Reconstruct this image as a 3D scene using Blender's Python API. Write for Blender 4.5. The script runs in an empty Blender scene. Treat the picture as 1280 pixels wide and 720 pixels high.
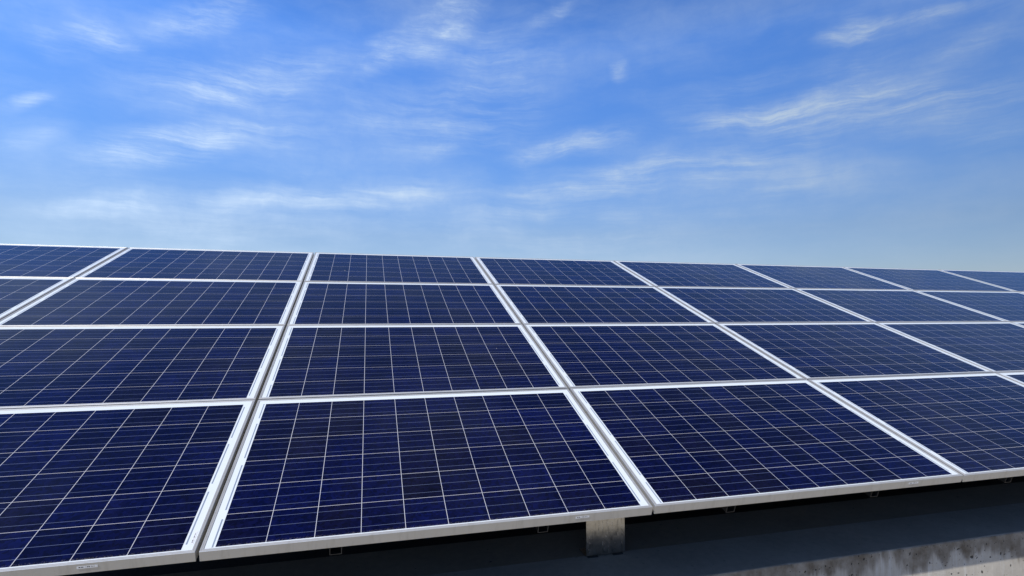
import bpy, bmesh, math, random
from mathutils import Vector, Matrix

random.seed(7)
R = math.radians
S = bpy.context.scene
C = S.collection

# ------------------------------------------------------------------ camera
cam_d = bpy.data.cameras.new('camera')
cam = bpy.data.objects.new('camera', cam_d)
C.objects.link(cam)
cam_d.sensor_fit = 'HORIZONTAL'
cam_d.sensor_width = 36.0
cam_d.lens = 683.04 / 1280 * 36.0
cam_d.clip_start = 0.05
cam_d.clip_end = 20000
cam.location = (0.5176, -1.9893, 0.7620)
cam.rotation_euler = (R(90 + 2.7295), 0, R(-14.8399))
S.camera = cam

# ------------------------------------------------------------------ sun
SUN = Vector((-0.55, -0.50, 1.0)).normalized()      # direction towards the sun: high, from the left and behind the camera
sun_d = bpy.data.lights.new('sun', 'SUN')
sun_d.energy = 4.6
sun_d.angle = R(0.53)
sun_d.color = (1.0, 0.955, 0.88)
sun = bpy.data.objects.new('sun', sun_d)
sun.rotation_euler = SUN.to_track_quat('Z', 'Y').to_euler()
sun.location = SUN * 50
C.objects.link(sun)
SUN_EL = math.asin(SUN.z)
SUN_AZ = math.atan2(SUN.x, SUN.y)                   # clockwise from +Y

# ------------------------------------------------------------------ exposure
S.view_settings.view_transform = 'Standard'
S.view_settings.look = 'None'
S.view_settings.gamma = 1.0
S.view_settings.exposure = 0.0
S.view_settings.use_curve_mapping = False
S.cycles.max_bounces = 8


# ------------------------------------------------------------------ node helpers
class NT:
    def __init__(self, tree):
        self.t = tree
        tree.nodes.clear()

    def n(self, kind, **kw):
        nd = self.t.nodes.new(kind)
        for k, v in kw.items():
            setattr(nd, k, v)
        return nd

    def link(self, a, b):
        self.t.links.new(a, b)

    def put(self, sock, v):
        if v is None:
            return
        if isinstance(v, bpy.types.NodeSocket):
            self.link(v, sock)
        else:
            sock.default_value = v

    def m(self, op, a, b=None, c=None, clamp=False):
        nd = self.n('ShaderNodeMath', operation=op, use_clamp=clamp)
        for i, v in enumerate((a, b, c)):
            self.put(nd.inputs[i], v)
        return nd.outputs[0]

    def mr(self, v, a, b, c=0.0, d=1.0, smooth=False):
        nd = self.n('ShaderNodeMapRange', interpolation_type='SMOOTHSTEP' if smooth else 'LINEAR')
        nd.clamp = True
        self.put(nd.inputs[0], v)
        for i, x in enumerate((a, b, c, d)):
            self.put(nd.inputs[i + 1], x)
        return nd.outputs[0]

    def noise(self, vec, scale, detail=4, rough=0.55, dist=0.0, dim='3D'):
        nd = self.n('ShaderNodeTexNoise', noise_dimensions=dim)
        self.put(nd.inputs['Vector'], vec)
        nd.inputs['Scale'].default_value = scale
        nd.inputs['Detail'].default_value = detail
        nd.inputs['Roughness'].default_value = rough
        nd.inputs['Distortion'].default_value = dist
        return nd.outputs['Fac']

    def mapping(self, vec, loc=(0, 0, 0), rot=(0, 0, 0), scale=(1, 1, 1), kind='POINT'):
        nd = self.n('ShaderNodeMapping', vector_type=kind)
        self.put(nd.inputs['Vector'], vec)
        nd.inputs['Location'].default_value = loc
        nd.inputs['Rotation'].default_value = rot
        nd.inputs['Scale'].default_value = scale
        return nd.outputs[0]

    def mix(self, f, a, b, blend='MIX'):
        nd = self.n('ShaderNodeMix', data_type='RGBA', blend_type=blend)
        self.put(nd.inputs[0], f)
        for s, v in ((nd.inputs[6], a), (nd.inputs[7], b)):
            if isinstance(v, tuple) and len(v) == 3:
                v = v + (1.0,)
            self.put(s, v)
        return nd.outputs[2]

    def sep(self, v):
        nd = self.n('ShaderNodeSeparateXYZ')
        self.link(v, nd.inputs[0])
        return nd.outputs

    def comb(self, x, y, z=0.0):
        nd = self.n('ShaderNodeCombineXYZ')
        for i, v in enumerate((x, y, z)):
            self.put(nd.inputs[i], v)
        return nd.outputs[0]

    def bump(self, h, strength=0.3, dist=0.01):
        nd = self.n('ShaderNodeBump')
        nd.inputs['Strength'].default_value = strength
        nd.inputs['Distance'].default_value = dist
        self.link(h, nd.inputs['Height'])
        return nd.outputs[0]


def mat(name):
    m = bpy.data.materials.new(name)
    m.use_nodes = True
    t = NT(m.node_tree)
    out = t.n('ShaderNodeOutputMaterial')
    p = t.n('ShaderNodeBsdfPrincipled')
    t.link(p.outputs[0], out.inputs[0])
    return m, t, p


# ------------------------------------------------------------------ world: clear sky with cirrus
world = bpy.data.worlds.new('World')
S.world = world
world.use_nodes = True
t = NT(world.node_tree)
w_out = t.n('ShaderNodeOutputWorld')
bg = t.n('ShaderNodeBackground')
bg.inputs['Strength'].default_value = 0.115
t.link(bg.outputs[0], w_out.inputs[0])
sky = t.n('ShaderNodeTexSky', sky_type='NISHITA', sun_disc=False)
sky.sun_elevation = SUN_EL
sky.sun_rotation = SUN_AZ
sky.altitude = 0
sky.air_density = 1.0
sky.dust_density = 0.6
sky.ozone_density = 3.0
tc = t.n('ShaderNodeTexCoord')
dx, dy, dz = t.sep(tc.outputs['Generated'])
az = t.m('MULTIPLY', t.m('ARCTAN2', dx, dy), 57.2958)
el = t.m('MULTIPLY', t.m('ARCSINE', dz), 57.2958)
ae = t.comb(az, el)                                 # compass bearing and height above the horizon, in degrees
# bend the coordinates so that no streak is straight
w1 = t.n('ShaderNodeTexNoise'); t.link(ae, w1.inputs['Vector']); w1.inputs['Scale'].default_value = 0.11
w1.inputs['Detail'].default_value = 5; w1.inputs['Roughness'].default_value = 0.55
wv = t.n('ShaderNodeVectorMath', operation='SUBTRACT'); t.link(w1.outputs['Color'], wv.inputs[0]); wv.inputs[1].default_value = (0.5, 0.5, 0.5)
ws = t.n('ShaderNodeVectorMath', operation='MULTIPLY'); t.link(wv.outputs[0], ws.inputs[0]); ws.inputs[1].default_value = (4.0, 2.6, 0)
wa = t.n('ShaderNodeVectorMath', operation='ADD'); t.link(ae, wa.inputs[0]); t.link(ws.outputs[0], wa.inputs[1])
aew = wa.outputs[0]


def streak(rot, sx, sy, seed, detail=7, rough=0.6):
    v = t.mapping(aew, loc=(seed, seed * 1.7, seed), rot=(0, 0, R(rot)), scale=(sx, sy, 1))
    return t.noise(v, 1.0, detail, rough)


fib_a = streak(-18, 0.10, 0.85, 3.1)
fib_b = streak(-40, 0.16, 0.75, 11.7)
fib_c = streak(-4, 0.05, 0.45, 23.9)
hair_a = streak(-17, 0.26, 4.2, 57.3, 7, .74)
hair_b = streak(-38, 0.36, 3.6, 71.1, 7, .74)
puff = t.noise(aew, 0.33, 6, 0.62)
# (bearing, height, turn, half length, half width, strength, fibre)
WISPS = [
    (7.2, 28.1, 27, 4.5, 1.74, 1.00, 'b'),
    (0.6, 25.2, 25, 2.5, 1.37, 0.75, 'b'),
    (12.7, 25.5, -1, 6.1, 2.79, 0.40, 'a'),
    (-9.3, 21.7, 18, 7.8, 1.76, 0.60, 'a'),
    (-16.0, 20.4, 6, 5.4, 1.69, 0.40, 'a'),
    (-20.0, 13.8, 24, 3.6, 1.45, 0.75, 'a'),
    (-14.7, 15.7, 23, 3.9, 1.52, 0.90, 'a'),
    (-8.5, 17.2, 7, 3.4, 1.86, 0.40, 'a'),
    (-14.9, 26.0, 25, 4.7, 1.34, 0.70, 'b'),
    (-22.8, 22.7, -15, 2.2, 0.93, 0.60, 'b'),
    (-25.2, 21.4, 3, 2.4, 1.03, 0.35, 'b'),
    (-27.2, 16.4, 27, 1.7, 0.53, 0.70, 'a'),
    (-26.6, 13.7, 23, 2.2, 0.73, 0.30, 'a'),
    (-9.8, 10.9, 10, 4.7, 1.04, 0.70, 'c'),
    (0.7, 11.9, 7, 6.8, 1.19, 0.85, 'c'),
    (-22.0, 9.1, 11, 3.8, 0.93, 0.70, 'c'),
    (0.4, 10.8, 2, 23.9, 2.69, 0.28, 'c'),
    (8.1, 19.7, 6, 9.5, 3.00, 0.50, 'a'),
    (7.2, 17.0, 11, 2.4, 0.78, 0.50, 'b'),
    (19.1, 17.1, 12, 4.1, 1.09, 0.65, 'b'),
    (24.1, 17.5, 11, 4.0, 1.23, 0.45, 'b'),
    (18.2, 12.7, 6, 3.2, 1.78, 0.75, 'c'),
    (26.5, 13.8, 11, 5.5, 1.57, 1.00, 'a'),
    (37.4, 14.6, 9, 6.3, 1.62, 0.70, 'a'),
    (40.7, 18.4, 1, 5.6, 1.04, 1.00, 'a'),
    (47.5, 18.4, 2, 6.4, 1.69, 0.80, 'a'),
    (53.9, 17.2, -0, 5.2, 2.06, 0.60, 'a'),
    (46.6, 20.3, 10, 3.3, 2.18, 0.35, 'b'),
    (48.0, 16.6, -9, 11.5, 1.58, 0.30, 'c'),
    (47.3, 23.9, 5, 2.1, 0.61, 1.00, 'b'),
    (52.4, 23.7, 1, 3.5, 0.58, 0.80, 'b'),
    (47.8, 24.5, -47, 1.0, 0.60, 0.50, 'b'),
    (55.8, 21.2, 10, 2.4, 0.80, 0.40, 'b'),
    (26.2, 24.0, 13, 0.8, 0.99, 0.60, 'b'),
    (18.5, 29.0, 29, 2.1, 0.60, 0.60, 'b'),
    (42.2, 12.2, 1, 7.0, 2.16, 0.60, 'c'),
    (56.3, 13.9, 1, 2.5, 0.97, 0.40, 'a'),
    (22.0, 8.5, -1, 13.5, 3.27, 0.55, 'c'),
    (-16.6, 6.8, 5, 13.2, 3.19, 0.42, 'c'),
    (36.8, 20.1, 12, 6.5, 2.79, 0.25, 'a'),
    (-40., 34., 10, 14., 4.0, .6, 'a'), (70., 30., 15, 16., 4.0, .6, 'a'), (120., 28., 20, 20., 6.0, .6, 'b'),
    (-110., 30., -10, 20., 6.0, .6, 'a'), (170., 40., 10, 30., 8.0, .6, 'a'), (20., 55., 15, 30., 6.0, .5, 'a'),
]
hair = {'a': t.mr(hair_a, .30, .70, .50, 1.25), 'b': t.mr(hair_b, .30, .70, .45, 1.3), 'c': t.mr(hair_a, .25, .75, .75, 1.15)}
total = None
for (a0, e0, rot, hl, hw, k, fk) in WISPS:
    v = t.mapping(aew, loc=(a0, e0, 0), rot=(0, 0, R(rot)), scale=(hl, hw, 1), kind='TEXTURE')
    ln = t.n('ShaderNodeVectorMath', operation='LENGTH')
    t.link(v, ln.inputs[0])
    f = {'a': fib_a, 'b': fib_b, 'c': fib_c}[fk]
    env = t.mr(ln.outputs['Value'], 1.75, 0.0, 0, 1, smooth=True)
    thr = t.mr(f, 0.30, 0.72, 0.16, 1.0, smooth=True)
    thr = t.m('MULTIPLY', thr, hair[fk])
    g = t.m('MULTIPLY', t.m('MULTIPLY', env, thr), k * .88)
    total = g if total is None else t.m('ADD', total, g)
veil = t.m('MULTIPLY', t.mr(streak(-14, .045, .16, 41.0), .34, .74, 0, 1, smooth=True), 0.25)
cover = t.m('MULTIPLY', t.m('ADD', total, veil), t.mr(puff, .25, .65, .55, 1.1))
cover = t.m('MINIMUM', cover, 0.9)
above = t.mr(el, -1.0, 3.0)
cover = t.m('MULTIPLY', cover, above)
cloud_col = (5.4, 6.75, 8.5, 1.0)
# clear air: paler and greyer towards the horizon, a deeper blue higher up, a little darker to the right (north-east)
ramp = t.n('ShaderNodeValToRGB')
er = ramp.color_ramp.elements
GR = [(0.0, (.87, .86, 1.0)), (8, (.83, .92, 1.12)), (14, (.79, 1.10, 1.56)), (26, (.80, 1.38, 2.22)), (42, (.56, .83, 1.35)), (62, (.29, .38, .57)), (90, (.26, .32, .45))]
while len(er) < len(GR):
    er.new(0.5)
for e, (d, c) in zip(er, GR):
    e.position = d / 90
    e.color = tuple(q * .5 for q in c) + (1,)
t.link(t.m('DIVIDE', el, 90.0), ramp.inputs[0])
side = t.mr(az, -40, 70, 1.20, .61)
tint = t.n('ShaderNodeVectorMath', operation='SCALE')
t.link(ramp.outputs[0], tint.inputs[0]); tint.inputs['Scale'].default_value = 2.0
air = t.n('ShaderNodeVectorMath', operation='MULTIPLY')
t.link(sky.outputs[0], air.inputs[0]); t.link(tint.outputs[0], air.inputs[1])
fin = t.n('ShaderNodeVectorMath', operation='SCALE')
t.link(t.mix(cover, air.outputs[0], cloud_col), fin.inputs[0]); t.link(side, fin.inputs['Scale'])
t.link(fin.outputs[0], bg.inputs['Color'])

# ------------------------------------------------------------------ materials
PW, PH = 1.6172, 1.0035                             # one panel
PU, PV = 1.6292, 1.0121                             # panel pitch along the row / up the slope
TILT = R(19.9725)
CU0, CUP = 0.0425, 0.1531                           # cells: first edge and pitch, 10 across
CV0, CVP = 0.0165, 0.1577                           # 6 up


def make_cell_material():
    m, t, p = mat('polycrystalline_cells')
    tc = t.n('ShaderNodeTexCoord')
    oi = t.n('ShaderNodeObjectInfo')
    x, y, z = t.sep(tc.outputs['Object'])
    cu = t.m('DIVIDE', t.m('SUBTRACT', x, CU0), CUP)
    cv = t.m('DIVIDE', t.m('SUBTRACT', y, CV0), CVP)
    fu, fv = t.m('FRACT', cu), t.m('FRACT', cv)
    iu, iv = t.m('FLOOR', cu), t.m('FLOOR', cv)
    # distance (m) to the nearest gap between cells
    du = t.m('MULTIPLY', t.m('SUBTRACT', 0.5, t.m('ABSOLUTE', t.m('SUBTRACT', fu, 0.5))), CUP)
    dv = t.m('MULTIPLY', t.m('SUBTRACT', 0.5, t.m('ABSOLUTE', t.m('SUBTRACT', fv, 0.5))), CVP)
    in_cell = t.m('MULTIPLY', t.m('GREATER_THAN', du, 0.00095), t.m('GREATER_THAN', dv, 0.00085))
    rng = t.m('MULTIPLY', t.m('MULTIPLY', t.m('GREATER_THAN', cu, 0.0), t.m('LESS_THAN', cu, 10.0)),
              t.m('MULTIPLY', t.m('GREATER_THAN', cv, 0.0), t.m('LESS_THAN', cv, 6.0)))
    in_cell = t.m('MULTIPLY', in_cell, rng)
    # three busbars per cell, running along the row through every cell
    bar = None
    for f in (0.195, 0.5, 0.805):
        b = t.m('LESS_THAN', t.m('ABSOLUTE', t.m('SUBTRACT', fv, f)), 0.00070 / CVP)
        bar = b if bar is None else t.m('MAXIMUM', bar, b)
    inr = t.m('MULTIPLY', t.m('GREATER_THAN', cu, -0.06), t.m('LESS_THAN', cu, 10.06))
    inv = t.m('MULTIPLY', t.m('GREATER_THAN', cv, 0.0), t.m('LESS_THAN', cv, 6.0))
    bar = t.m('MULTIPLY', bar, t.m('MULTIPLY', inr, inv))
    # collector ribbons in the white margins: every two strings joined, staggered left and right
    def ribbon(xc, off):
        on = t.m('LESS_THAN', t.m('ABSOLUTE', t.m('SUBTRACT', x, xc)), 0.0026)
        ph = t.m('FRACT', t.m('MULTIPLY', t.m('ADD', cv, off), 0.5))
        seg = t.m('MULTIPLY', t.m('GREATER_THAN', ph, 0.075), t.m('LESS_THAN', ph, 0.925))
        return t.m('MULTIPLY', t.m('MULTIPLY', on, seg), inv)
    rib = t.m('MAXIMUM', ribbon(CU0 - 0.0078, 1.0), ribbon(CU0 + 10 * CUP + 0.0078, 0.0))
    # cell colour: each wafer its own blue, with crystal grains and fine contact fingers
    wn = t.n('ShaderNodeTexWhiteNoise', noise_dimensions='3D')
    t.link(t.comb(iu, iv, t.m('MULTIPLY', oi.outputs['Random'], 97.0)), wn.inputs['Vector'])
    r1 = wn.outputs['Value']
    wn2 = t.n('ShaderNodeTexWhiteNoise', noise_dimensions='3D')
    t.link(t.comb(iv, iu, t.m('MULTIPLY', oi.outputs['Random'], 51.0)), wn2.inputs['Vector'])
    r2 = wn2.outputs['Value']
    off = t.comb(t.m('MULTIPLY', r1, 40.0), t.m('MULTIPLY', r2, 40.0), oi.outputs['Random'])
    gv = t.n('ShaderNodeVectorMath', operation='ADD'); t.link(tc.outputs['Object'], gv.inputs[0]); t.link(off, gv.inputs[1])
    vo = t.n('ShaderNodeTexVoronoi', feature='F1'); t.link(gv.outputs[0], vo.inputs['Vector']); vo.inputs['Scale'].default_value = 95
    vo.inputs['Randomness'].default_value = 1.0
    grain = t.sep(vo.outputs['Color'])[0]
    big = t.noise(gv.outputs[0], 9, 3, .5)
    c = t.mix(r1, (.0008, .0015, .0165), (.0014, .0027, .0285))
    c = t.mix(t.mr(r2, .74, 1.0, 0, .65), c, (.0026, .0023, .010))
    val = t.m('MULTIPLY', t.mr(grain, 0, 1, .58, 1.5), t.mr(big, .3, .7, .8, 1.22))
    hv = t.n('ShaderNodeHueSaturation'); t.link(c, hv.inputs['Color']); t.link(val, hv.inputs['Value'])
    c = hv.outputs[0]
    back = t.mix(t.noise(tc.outputs['Object'], 14, 4), (.55, .59, .605), (.60, .635, .645))
    gapc = (.46, .46, .48)
    inner = t.m('MULTIPLY', t.m('MULTIPLY', t.m('GREATER_THAN', cu, .02), t.m('LESS_THAN', cu, 9.98)),
                t.m('MULTIPLY', t.m('GREATER_THAN', cv, .02), t.m('LESS_THAN', cv, 5.98)))
    white = t.mix(inner, back, gapc)
    col = t.mix(in_cell, white, c)
    barc = t.mix(in_cell, (.42, .43, .46), (.10, .125, .21))
    col = t.mix(bar, col, barc)
    col = t.mix(rib, col, (.20, .235, .29))
    # dust: a dried rim of dirt above the lower frame, a thin film and a few droppings
    edge = t.mr(y, 0.0125, 0.030, 1, 0)
    sp = t.noise(gv.outputs[0], 210, 3, .7)
    rim = t.m('MULTIPLY', t.m('POWER', edge, 1.6), t.mr(sp, .50, .68, 0, .55))
    film = t.m('MULTIPLY', t.mr(t.noise(t.mapping(gv.outputs[0], scale=(3.0, 1.0, 1)), 3, 6, .6), .40, .75), .004)
    drop = t.n('ShaderNodeTexVoronoi', feature='F1'); t.link(gv.outputs[0], drop.inputs['Vector']); drop.inputs['Scale'].default_value = 2.3
    spot = t.m('MULTIPLY', t.m('LESS_THAN', drop.outputs['Distance'], .013), t.m('GREATER_THAN', t.sep(drop.outputs['Color'])[1], .72))
    dust = t.m('MAXIMUM', t.m('MAXIMUM', rim, film), t.m('MULTIPLY', spot, .6))
    col = t.mix(dust, col, (.50, .46, .40))
    t.link(col, p.inputs['Base Color'])
    # glass on top of it all
    p.inputs['IOR'].default_value = 1.235
    t.link(t.m('ADD', t.mr(t.noise(gv.outputs[0], 6, 5), .3, .7, .045, .085), t.m('MULTIPLY', dust, .4)), p.inputs['Roughness'])
    t.link(t.bump(t.noise(gv.outputs[0], 3.0, 2), .02, .01), p.inputs['Normal'])
    return m


def make_aluminium():
    m, t, p = mat('anodised_aluminium')
    tc = t.n('ShaderNodeTexCoord')
    g = t.noise(t.mapping(tc.outputs['Object'], scale=(2, 60, 60)), 8, 4, .6)
    n2 = t.noise(tc.outputs['Object'], 9, 5, .6)
    run = t.noise(t.mapping(tc.outputs['Object'], scale=(7, 7, 1.2)), 3.0, 6, .7)
    c = t.mix(n2, (.40, .39, .365), (.48, .47, .445))
    c = t.mix(t.mr(run, .52, .78, 0, .42), c, (.17, .155, .125))
    t.link(c, p.inputs['Base Color'])
    p.inputs['Metallic'].default_value = 0.45
    t.link(t.mr(g, .2, .8, .34, .5), p.inputs['Roughness'])
    t.link(t.bump(g, .03, .002), p.inputs['Normal'])
    return m


def make_galvanised(name, lo, hi, rough=.38):
    m, t, p = mat(name)
    tc = t.n('ShaderNodeTexCoord')
    vo = t.n('ShaderNodeTexVoronoi'); t.link(tc.outputs['Object'], vo.inputs['Vector']); vo.inputs['Scale'].default_value = 70
    sp = t.sep(vo.outputs['Color'])[0]
    drip = t.noise(t.mapping(tc.outputs['Object'], scale=(60, 60, 5)), 1.6, 5, .65)
    blot = t.noise(tc.outputs['Object'], 22, 5, .65)
    f = t.m('ADD', t.m('MULTIPLY', sp, .25), t.m('MULTIPLY', drip, .85))
    c = t.mix(t.mr(f, .3, .85), lo, hi)
    dirt = t.mr(t.m('MULTIPLY', blot, t.mr(drip, .35, .65, .6, 1.2)), .46, .70, 0, .55)
    c = t.mix(dirt, c, (.05, .048, .045))
    t.link(c, p.inputs['Base Color'])
    p.inputs['Metallic'].default_value = 1.0
    t.link(t.mr(f, .3, .9, rough, rough + .16), p.inputs['Roughness'])
    t.link(t.bump(f, .12, .002), p.inputs['Normal'])
    return m


def pits(t, vec, scale, thr, keep):
    vo = t.n('ShaderNodeTexVoronoi', feature='F1', voronoi_dimensions='2D')
    nz = t.n('ShaderNodeTexNoise'); t.link(vec, nz.inputs['Vector']); nz.inputs['Scale'].default_value = scale * 1.7
    sc = t.n('ShaderNodeVectorMath', operation='SCALE'); t.link(nz.outputs['Color'], sc.inputs[0]); sc.inputs['Scale'].default_value = .5 / scale
    ad = t.n('ShaderNodeVectorMath', operation='ADD'); t.link(vec, ad.inputs[0]); t.link(sc.outputs[0], ad.inputs[1])
    t.link(ad.outputs[0], vo.inputs['Vector'])
    vo.inputs['Scale'].default_value = scale
    rc = t.sep(vo.outputs['Color'])
    size = t.mr(rc[0], 0, 1, .35, 1.0)
    d = t.m('DIVIDE', vo.outputs['Distance'], t.m('MULTIPLY', size, thr))
    return t.m('MULTIPLY', t.mr(d, .7, 1.05, 1, 0), t.m('GREATER_THAN', rc[1], 1 - keep))


def make_concrete(name, base, stained=False):
    m, t, p = mat(name)
    tc = t.n('ShaderNodeTexCoord')
    o = tc.outputs['Object']
    x, y, z = t.sep(o)
    cloud = t.noise(o, 2.2, 7, .62)
    fine = t.noise(o, 130, 4, .7)
    mid = t.noise(o, 26, 5, .6)
    k = t.m('ADD', t.m('MULTIPLY', cloud, .5), t.m('ADD', t.m('MULTIPLY', mid, .3), t.m('MULTIPLY', fine, .2)))
    lo = tuple(b * .72 for b in base)
    hi = tuple(min(1, b * 1.22) for b in base)
    c = t.mix(t.mr(k, .32, .68), lo, hi)
    flat = t.comb(x, t.m('ADD', y, z))                  # one sheet over the top and down the face
    pit = t.m('MAXIMUM', pits(t, flat, 14, .105, .5 if stained else .06), pits(t, flat, 34, .12, .32 if stained else .05))
    if stained:
        pit = t.m('MULTIPLY', pit, t.mr(t.m('LESS_THAN', y, .003), 0, 1, .25, 1))
    if stained:
        # water stains: brown from the top edge down in drips of different length; object z = 0 at the top edge
        sx = t.mapping(o, scale=(1, 1, .10))
        dr = t.noise(sx, 13, 6, .68)
        wide = t.noise(t.mapping(o, scale=(1, 1, .35)), 3.4, 5, .6)
        lng = t.m('ADD', t.m('MULTIPLY', t.mr(dr, .3, .7), .06), t.m('MULTIPLY', t.mr(wide, .32, .62), .18))
        up = t.mr(t.m('ADD', t.m('ADD', z, lng), t.m('MULTIPLY', mid, .018)), .03, .10, 0, 1, smooth=True)
        stain = t.m('MULTIPLY', up, t.mr(t.noise(o, 9, 5, .65), .3, .65, .35, 1.0))
        front = t.m('LESS_THAN', y, 0.003)
        c = t.mix(front, t.mix(.42, c, (.075, .055, .034)), c)          # top painted darker: shade under the panels put into its colour
        stain = t.m('MULTIPLY', stain, front)
        lime = t.m('MULTIPLY', t.mr(t.noise(sx, 34, 4, .65), .52, .72, 0, .45), front)
        c = t.mix(lime, c, (.52, .52, .50))
        c = t.mix(t.m('MULTIPLY', stain, .9), c, (.085, .064, .042))
    c = t.mix(t.m('MULTIPLY', pit, .88), c, (.018, .017, .016))
    t.link(c, p.inputs['Base Color'])
    p.inputs['Roughness'].default_value = .9
    p.inputs['Specular IOR Level'].default_value = .25
    h = t.m('SUBTRACT', t.m('ADD', t.m('MULTIPLY', fine, .25), t.m('MULTIPLY', mid, .5)), t.m('MULTIPLY', pit, 1.5))
    t.link(t.bump(h, .35, .004), p.inputs['Normal'])
    return m


def make_plain(name, a, b, rough, scale=30, metallic=0.0):
    m, t, p = mat(name)
    tc = t.n('ShaderNodeTexCoord')
    n = t.noise(tc.outputs['Object'], scale, 5, .6)
    t.link(t.mix(t.mr(n, .3, .7), a, b), p.inputs['Base Color'])
    p.inputs['Roughness'].default_value = rough
    p.inputs['Metallic'].default_value = metallic
    t.link(t.bump(n, .15, .003), p.inputs['Normal'])
    return m


def make_sticker():
    """white paper with a barcode and a row of print under it; local x along the strip, y up"""
    m, t, p = mat('printed_sticker')
    tc = t.n('ShaderNodeTexCoord')
    x, y, z = t.sep(tc.outputs['Generated'])
    code = t.m('FLOOR', t.m('MULTIPLY', x, 60))
    wn = t.n('ShaderNodeTexWhiteNoise', noise_dimensions='1D'); t.link(code, wn.inputs['W'])
    bars = t.m('GREATER_THAN', wn.outputs['Value'], .42)
    box = t.m('MULTIPLY', t.m('MULTIPLY', t.m('GREATER_THAN', x, .10), t.m('LESS_THAN', x, .90)),
              t.m('MULTIPLY', t.m('GREATER_THAN', y, .38), t.m('LESS_THAN', y, .82)))
    ink = t.m('MULTIPLY', bars, box)
    t.link(t.mix(ink, (.62, .62, .62), (.03, .03, .035)), p.inputs['Base Color'])
    p.inputs['Roughness'].default_value = .45
    return m


M_CELL = make_cell_material()
M_ALU = make_aluminium()
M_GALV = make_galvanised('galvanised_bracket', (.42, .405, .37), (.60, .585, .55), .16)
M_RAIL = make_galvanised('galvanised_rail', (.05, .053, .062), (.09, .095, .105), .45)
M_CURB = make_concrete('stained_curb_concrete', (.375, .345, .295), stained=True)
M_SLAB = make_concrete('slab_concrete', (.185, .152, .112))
M_DECK = make_concrete('deck_concrete', (.37, .325, .25))
M_RUBBER = make_plain('black_rubber', (.012, .012, .012), (.025, .025, .025), .8)
M_STEEL = make_plain('bolt_steel', (.45, .45, .45), (.6, .6, .6), .35, 60, .9)
M_STICK = make_sticker()
M_GROUND = make_plain('far_ground', (.07, .08, .045), (.16, .14, .10), .95, .02)
M_SHADE_SHEET = make_plain('shade_sheet', (.016, .015, .014), (.04, .036, .032), .95, 60)  # near-black colour stands in for the deep shade under the array


# ------------------------------------------------------------------ object helpers
def obj(name, bm, material, parent=None, loc=(0, 0, 0)):
    bmesh.ops.recalc_face_normals(bm, faces=bm.faces[:])
    me = bpy.data.meshes.new(name)
    bm.to_mesh(me)
    bm.free()
    me.materials.append(material)
    o = bpy.data.objects.new(name, me)
    C.objects.link(o)
    o.location = loc
    if parent:
        o.parent = parent
    return o


def empty(name, loc, rot=(0, 0, 0)):
    o = bpy.data.objects.new(name, None)
    o.empty_display_size = .05
    o.location = loc
    o.rotation_euler = rot
    C.objects.link(o)
    return o


def tag(o, label, cat, group=None):
    o['label'] = label
    o['category'] = cat
    if group:
        o['group'] = group
    return o


def box(bm, lo, hi, bevel=0.0, seg=2):
    x0, y0, z0 = lo
    x1, y1, z1 = hi
    vs = [bm.verts.new(c) for c in ((x0, y0, z0), (x1, y0, z0), (x1, y1, z0), (x0, y1, z0),
                                    (x0, y0, z1), (x1, y0, z1), (x1, y1, z1), (x0, y1, z1))]
    fs = [bm.faces.new([vs[i] for i in q]) for q in ((3, 2, 1, 0), (4, 5, 6, 7), (0, 1, 5, 4), (1, 2, 6, 5), (2, 3, 7, 6), (3, 0, 4, 7))]
    if bevel:
        es = list({e for f in fs for e in f.edges})
        bmesh.ops.bevel(bm, geom=es, offset=bevel, segments=seg, affect='EDGES', profile=.5)
    return bm


def extrude_profile(bm, prof, axis_lo, axis_hi, axis='X'):
    """closed 2-D profile swept straight along X (prof = y,z) or Y (prof = x,z)"""
    def P(a, q):
        return (a, q[0], q[1]) if axis == 'X' else (q[0], a, q[1])
    a = [bm.verts.new(P(axis_lo, q)) for q in prof]
    b = [bm.verts.new(P(axis_hi, q)) for q in prof]
    n = len(prof)
    for i in range(n):
        j = (i + 1) % n
        bm.faces.new((a[i], a[j], b[j], b[i]))
    bm.faces.new(a)
    bm.faces.new(list(reversed(b)))
    return bm


def bent_sheet(pts, th):
    """closed outline of a sheet of thickness th following an open polyline (2-D)"""
    P = [Vector(q) for q in pts]
    L, Rr = [], []
    for i, q in enumerate(P):
        d1 = (q - P[i - 1]).normalized() if i else (P[1] - q).normalized()
        d2 = (P[i + 1] - q).normalized() if i < len(P) - 1 else d1
        n1, n2 = Vector((-d1.y, d1.x)), Vector((-d2.y, d2.x))
        n = (n1 + n2)
        n = n / max(.3, n.length_squared) * 2
        L.append(q)
        Rr.append(q + n * th)
    return L + list(reversed(Rr))


# ------------------------------------------------------------------ setting
DECK_Z = -0.95
CURB_Z = -0.452
CURB_Y = 0.292

gm = bmesh.new()
n = 40
bmesh.ops.create_grid(gm, x_segments=n, y_segments=n, size=6000)
g = obj('ground', gm, M_GROUND, loc=(0, 0, -7.0))
g['kind'] = 'structure'

dm = bmesh.new()
box(dm, (-30, -24, -6.7), (40, 14, 0), .01)
d = obj('roof_deck', dm, M_DECK, loc=(0, 0, DECK_Z))
d['kind'] = 'structure'

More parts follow.
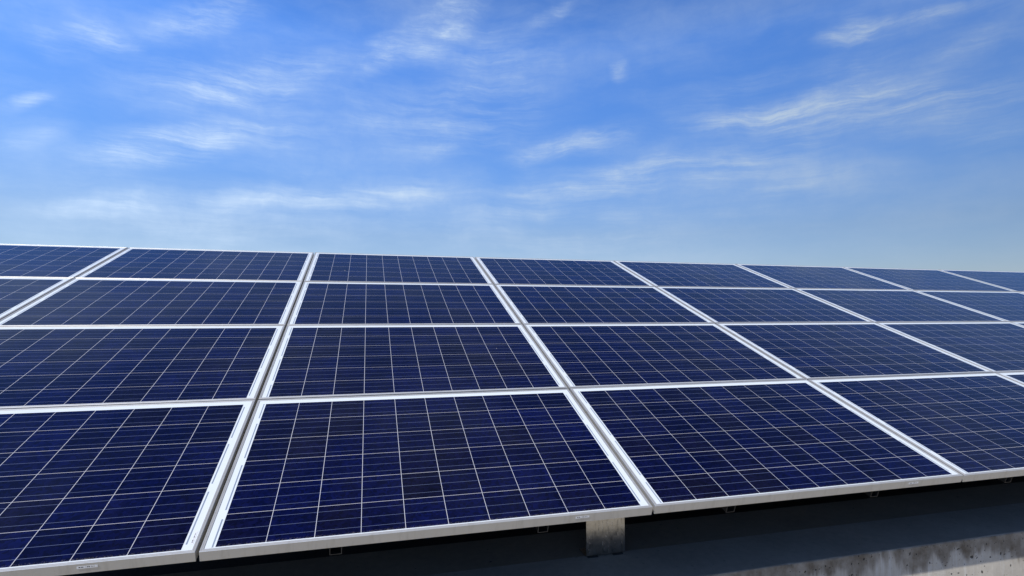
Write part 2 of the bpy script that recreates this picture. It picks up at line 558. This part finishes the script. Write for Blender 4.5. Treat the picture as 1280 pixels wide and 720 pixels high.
# curb beam: object origin on its front top edge, so the stains run down from z = 0
cm = bmesh.new()
zb = DECK_Z - CURB_Z + .001
ring0 = None
rc = random.Random(5)
n_st = 900
wob = [0.0] * 4
for k in range(n_st + 1):                            # a worn, slightly chipped arris along the front
    x = -7.0 + 24.0 * k / n_st
    wob = [.8 * w_ + rc.uniform(-.0006, .0006) for w_ in wob]
    chip = rc.uniform(.002, .006) if rc.random() < .035 else 0.0
    prof = [(0, zb), (wob[0] * .5, -.007 - chip), (.0022 + wob[1] + chip * .4, -.0022 + wob[2] - chip * .4), (.007 + chip, wob[3] * .4), (.338, 0), (.338, zb)]
    ring = [cm.verts.new((x, q[0], q[1])) for q in prof]
    if ring0:
        for j in range(6):
            cm.faces.new((ring0[j], ring0[(j + 1) % 6], ring[(j + 1) % 6], ring[j]))
    else:
        cm.faces.new(ring)
    ring0 = ring
cm.faces.new(list(reversed(ring0)))
curb = obj('concrete_curb', cm, M_CURB, loc=(0, CURB_Y, CURB_Z))
tag(curb, 'low grey concrete curb with brown water stains and small pits below the lowest panels', 'curb')

sm = bmesh.new()
box(sm, (-7.0, 0.0, DECK_Z - CURB_Z + .001), (17.0, 0.325, -.0015), .003, 2)
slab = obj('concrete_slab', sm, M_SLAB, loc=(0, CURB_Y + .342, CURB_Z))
tag(slab, 'dark shaded concrete slab behind the curb joint, under the panels', 'slab')

mm = bmesh.new()
box(mm, (-7.0, 0.0, 0.0), (17.0, 4.6, .012), .003, 1)
dark_sheet = obj('shade_sheet', mm, M_SHADE_SHEET, loc=(0, CURB_Y + .68, DECK_Z + .001))  # added dark sheet, paints the shade behind the slab
dark_sheet['kind'] = 'structure'


bm = bmesh.new()
box(bm, (-7.0, 0, 0), (17.0, .2, 2.05), .01, 1)
wall = obj('light_block_wall', bm, M_SLAB, loc=(0, 3.35, DECK_Z + .001))  # unseen wall, added to keep light out from under the array
tag(wall, 'added unseen wall blocking light under the upper edge of the array', 'wall')


# ------------------------------------------------------------------ one panel
def frame_mesh():
    bm = bmesh.new()
    prof = [(0, -.0370), (0, -.0011), (.0011, 0), (.0046, 0), (.0052, -.0006), (.0060, -.0006), (.0066, 0), (.0106, 0),
            (.0115, -.0009), (.0115, -.0018), (.0018, -.0018), (.0018, -.0355), (.026, -.0355), (.026, -.0370)]
    rings = []
    for (i, z) in prof:
        rings.append([bm.verts.new(q) for q in ((i, i, z), (PW - i, i, z), (PW - i, PH - i, z), (i, PH - i, z))])
    n = len(prof)
    for k in range(n):
        a, b = rings[k], rings[(k + 1) % n]
        for j in range(4):
            bm.faces.new((a[j], a[(j + 1) % 4], b[(j + 1) % 4], b[j]))
    return bm


def panel(bottom):
    root = empty('solar_panel', (0, 0, 0), (TILT, 0, 0))
    obj('frame', frame_mesh(), M_ALU, root)
    bm = bmesh.new()
    box(bm, (.0025, .0025, -.0062), (PW - .0025, PH - .0025, -.0021))
    obj('cell_sheet', bm, M_CELL, root)
    if bottom:
        bm = bmesh.new()
        box(bm, (0, 0, 0), (.056, .0085, .0006))
        s = obj('sticker', bm, M_STICK, root, loc=(1.292, -.0007, -.0185))
        s.rotation_euler = (R(90), 0, 0)
        s['label'] = 'small white barcode sticker'
    return root


def copy_tree(o, parent=None):
    c = o.copy()
    C.objects.link(c)
    if parent:
        c.parent = parent
    for ch in list(o.children):
        copy_tree(ch, c)
    return c


def kids(o):
    return [x for x in C.objects if x.parent == o]


PROTO = {True: panel(True), False: panel(False)}
KIDS = {k: kids(v) for k, v in PROTO.items()}
USED = {True: False, False: False}
NUM = ['first', 'second', 'third', 'fourth', 'fifth', 'sixth', 'seventh']
COLS = {-2: 'second column left of the bracket', -1: 'first column left of the bracket', 0: 'column above the bracket'}
for k in range(7):
    COLS[k + 1] = NUM[k] + ' column right of the bracket'
ROWS = ['bottom row', 'second row from the bottom', 'third row from the bottom', 'top row']
ct, st = math.cos(TILT), math.sin(TILT)
for row in range(4):
    for col in range(-2, 8):
        bot = row == 0
        if not USED[bot]:
            r = PROTO[bot]
            USED[bot] = True
        else:
            r = PROTO[bot].copy()
            C.objects.link(r)
            for k in KIDS[bot]:
                c = k.copy()
                C.objects.link(c)
                c.parent = r
        ju = random.uniform(-.0010, .0010)
        jv = random.uniform(-.0012, .0012) if row else 0
        jz = random.uniform(-.0010, .0010)
        u = col * PU + .006 + ju
        v = row * PV + jv
        r.location = (u, v * ct - jz * st, v * st + jz * ct)
        r.rotation_euler = (TILT + R(random.uniform(-.05, .05)), R(random.uniform(-.05, .05)), R(random.uniform(-.03, .03)))
        tag(r, 'blue solar panel, %s, %s' % (ROWS[row], COLS[col]), 'solar panel', 'solar panels of the tilted array')

# ------------------------------------------------------------------ channel rails under the panels
RAIL_LABEL = {-1: 'thin dark channel rail under the lowest panel left of the bracket column',
              0: 'dark U shaped rail end under the middle left of the bracket panel',
              1: 'dark U shaped rail end just left of the galvanised bracket',
              2: 'dark rail end, first one right of the galvanised bracket',
              3: 'dark rail end, second one right of the galvanised bracket',
              4: 'dark rail end, third one right of the bracket, near the right edge'}
rail0 = None
for i, u in zip(range(-1, 5), (-.425, .420, 1.195, 2.046, 2.826, 3.680)):
    if rail0 is None:
        bm = bmesh.new()
        w, h = .021, .084
        prof = bent_sheet([(-w + .012, 0), (-w, 0), (-w, -h), (w, -h), (w, 0), (w - .012, 0)], .0025)
        extrude_profile(bm, prof, 0, 3.92, 'Y')
        rail0 = empty('support_rail', (0, 0, 0), (TILT, 0, 0))
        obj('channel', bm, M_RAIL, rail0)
        r = rail0
    else:
        r = copy_tree(rail0)
    zl = -.0375
    v = .058
    r.location = (u, v * ct - zl * st, v * st + zl * ct)
    tag(r, RAIL_LABEL[i], 'rail', 'channel rails under the panels')

# ------------------------------------------------------------------ galvanised post and the beam it carries
BEAM_Z = 0.0905                                      # underside of the rails over the post
POST_Y = 0.600


def bracket():
    root = empty('mounting_bracket', (0, 0, 0))
    w = .209
    top = BEAM_Z - .066 - (CURB_Z + .0034)
    bm = bmesh.new()
    # side view (y, z): foot, rounded bend, upright plate, rounded bend, head
    pts = [(.098, .0040)]
    for k in range(5):
        a = R(-90 - k * 22.5)
        pts.append((.011 + .007 * math.cos(a), .011 + .007 * math.sin(a)))
    for k in range(5):
        a = R(180 - k * 22.5)
        pts.append((.011 + .007 * math.cos(a), top - .011 + .007 * math.sin(a)))
    pts += [(.098, top - .004)]
    prof = bent_sheet(pts, .004)
    extrude_profile(bm, prof, 0, w, 'X')
    obj('bent_plate', bm, M_GALV, root)
    for x0 in (.008, .145):
        bm = bmesh.new()
        box(bm, (x0, -.002, -.0034), (x0 + .056, .096, -.0002), .0008, 1)
        obj('rubber_pad', bm, M_RUBBER, root)
    for x0 in (.058, .150):
        bm = bmesh.new()
        bmesh.ops.create_cone(bm, cap_ends=True, segments=6, radius1=.010, radius2=.010, depth=.008, matrix=Matrix.Translation((x0, .060, .0120)))
        bmesh.ops.create_cone(bm, cap_ends=True, segments=12, radius1=.0052, radius2=.0052, depth=.014, matrix=Matrix.Translation((x0, .060, .0230)))
        obj('bolt', bm, M_STEEL, root)
    return root


b0 = bracket()
b0.location = (1.5865, POST_Y, CURB_Z + .0036)
tag(b0, 'dull galvanised steel bracket standing on the concrete under the lowest panel edge', 'bracket')
bm = bmesh.new()
extrude_profile(bm, bent_sheet([(.016, .064), (0, .064), (0, 0), (.060, 0), (.060, .064), (.044, .064)][::-1], .0030), -3.2, 12.9, 'X')
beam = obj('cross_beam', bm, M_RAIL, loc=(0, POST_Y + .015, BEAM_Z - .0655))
tag(beam, 'long galvanised cross beam under the rails, resting on the bracket', 'beam')

# ------------------------------------------------------------------ serial strip under the glass of the panel at left
for o in C.objects:
    if o.get('label', '').startswith('blue solar panel, bottom row, first column left'):
        bm = bmesh.new()
        box(bm, (0, 0, 0), (.060, .0075, .0004))
        s = obj('serial_strip', bm, M_STICK, o, loc=(PW - .0165, .040, -.0019))
        s.rotation_euler = (0, 0, R(90))
        s['label'] = 'narrow printed serial strip in the white margin'
        break
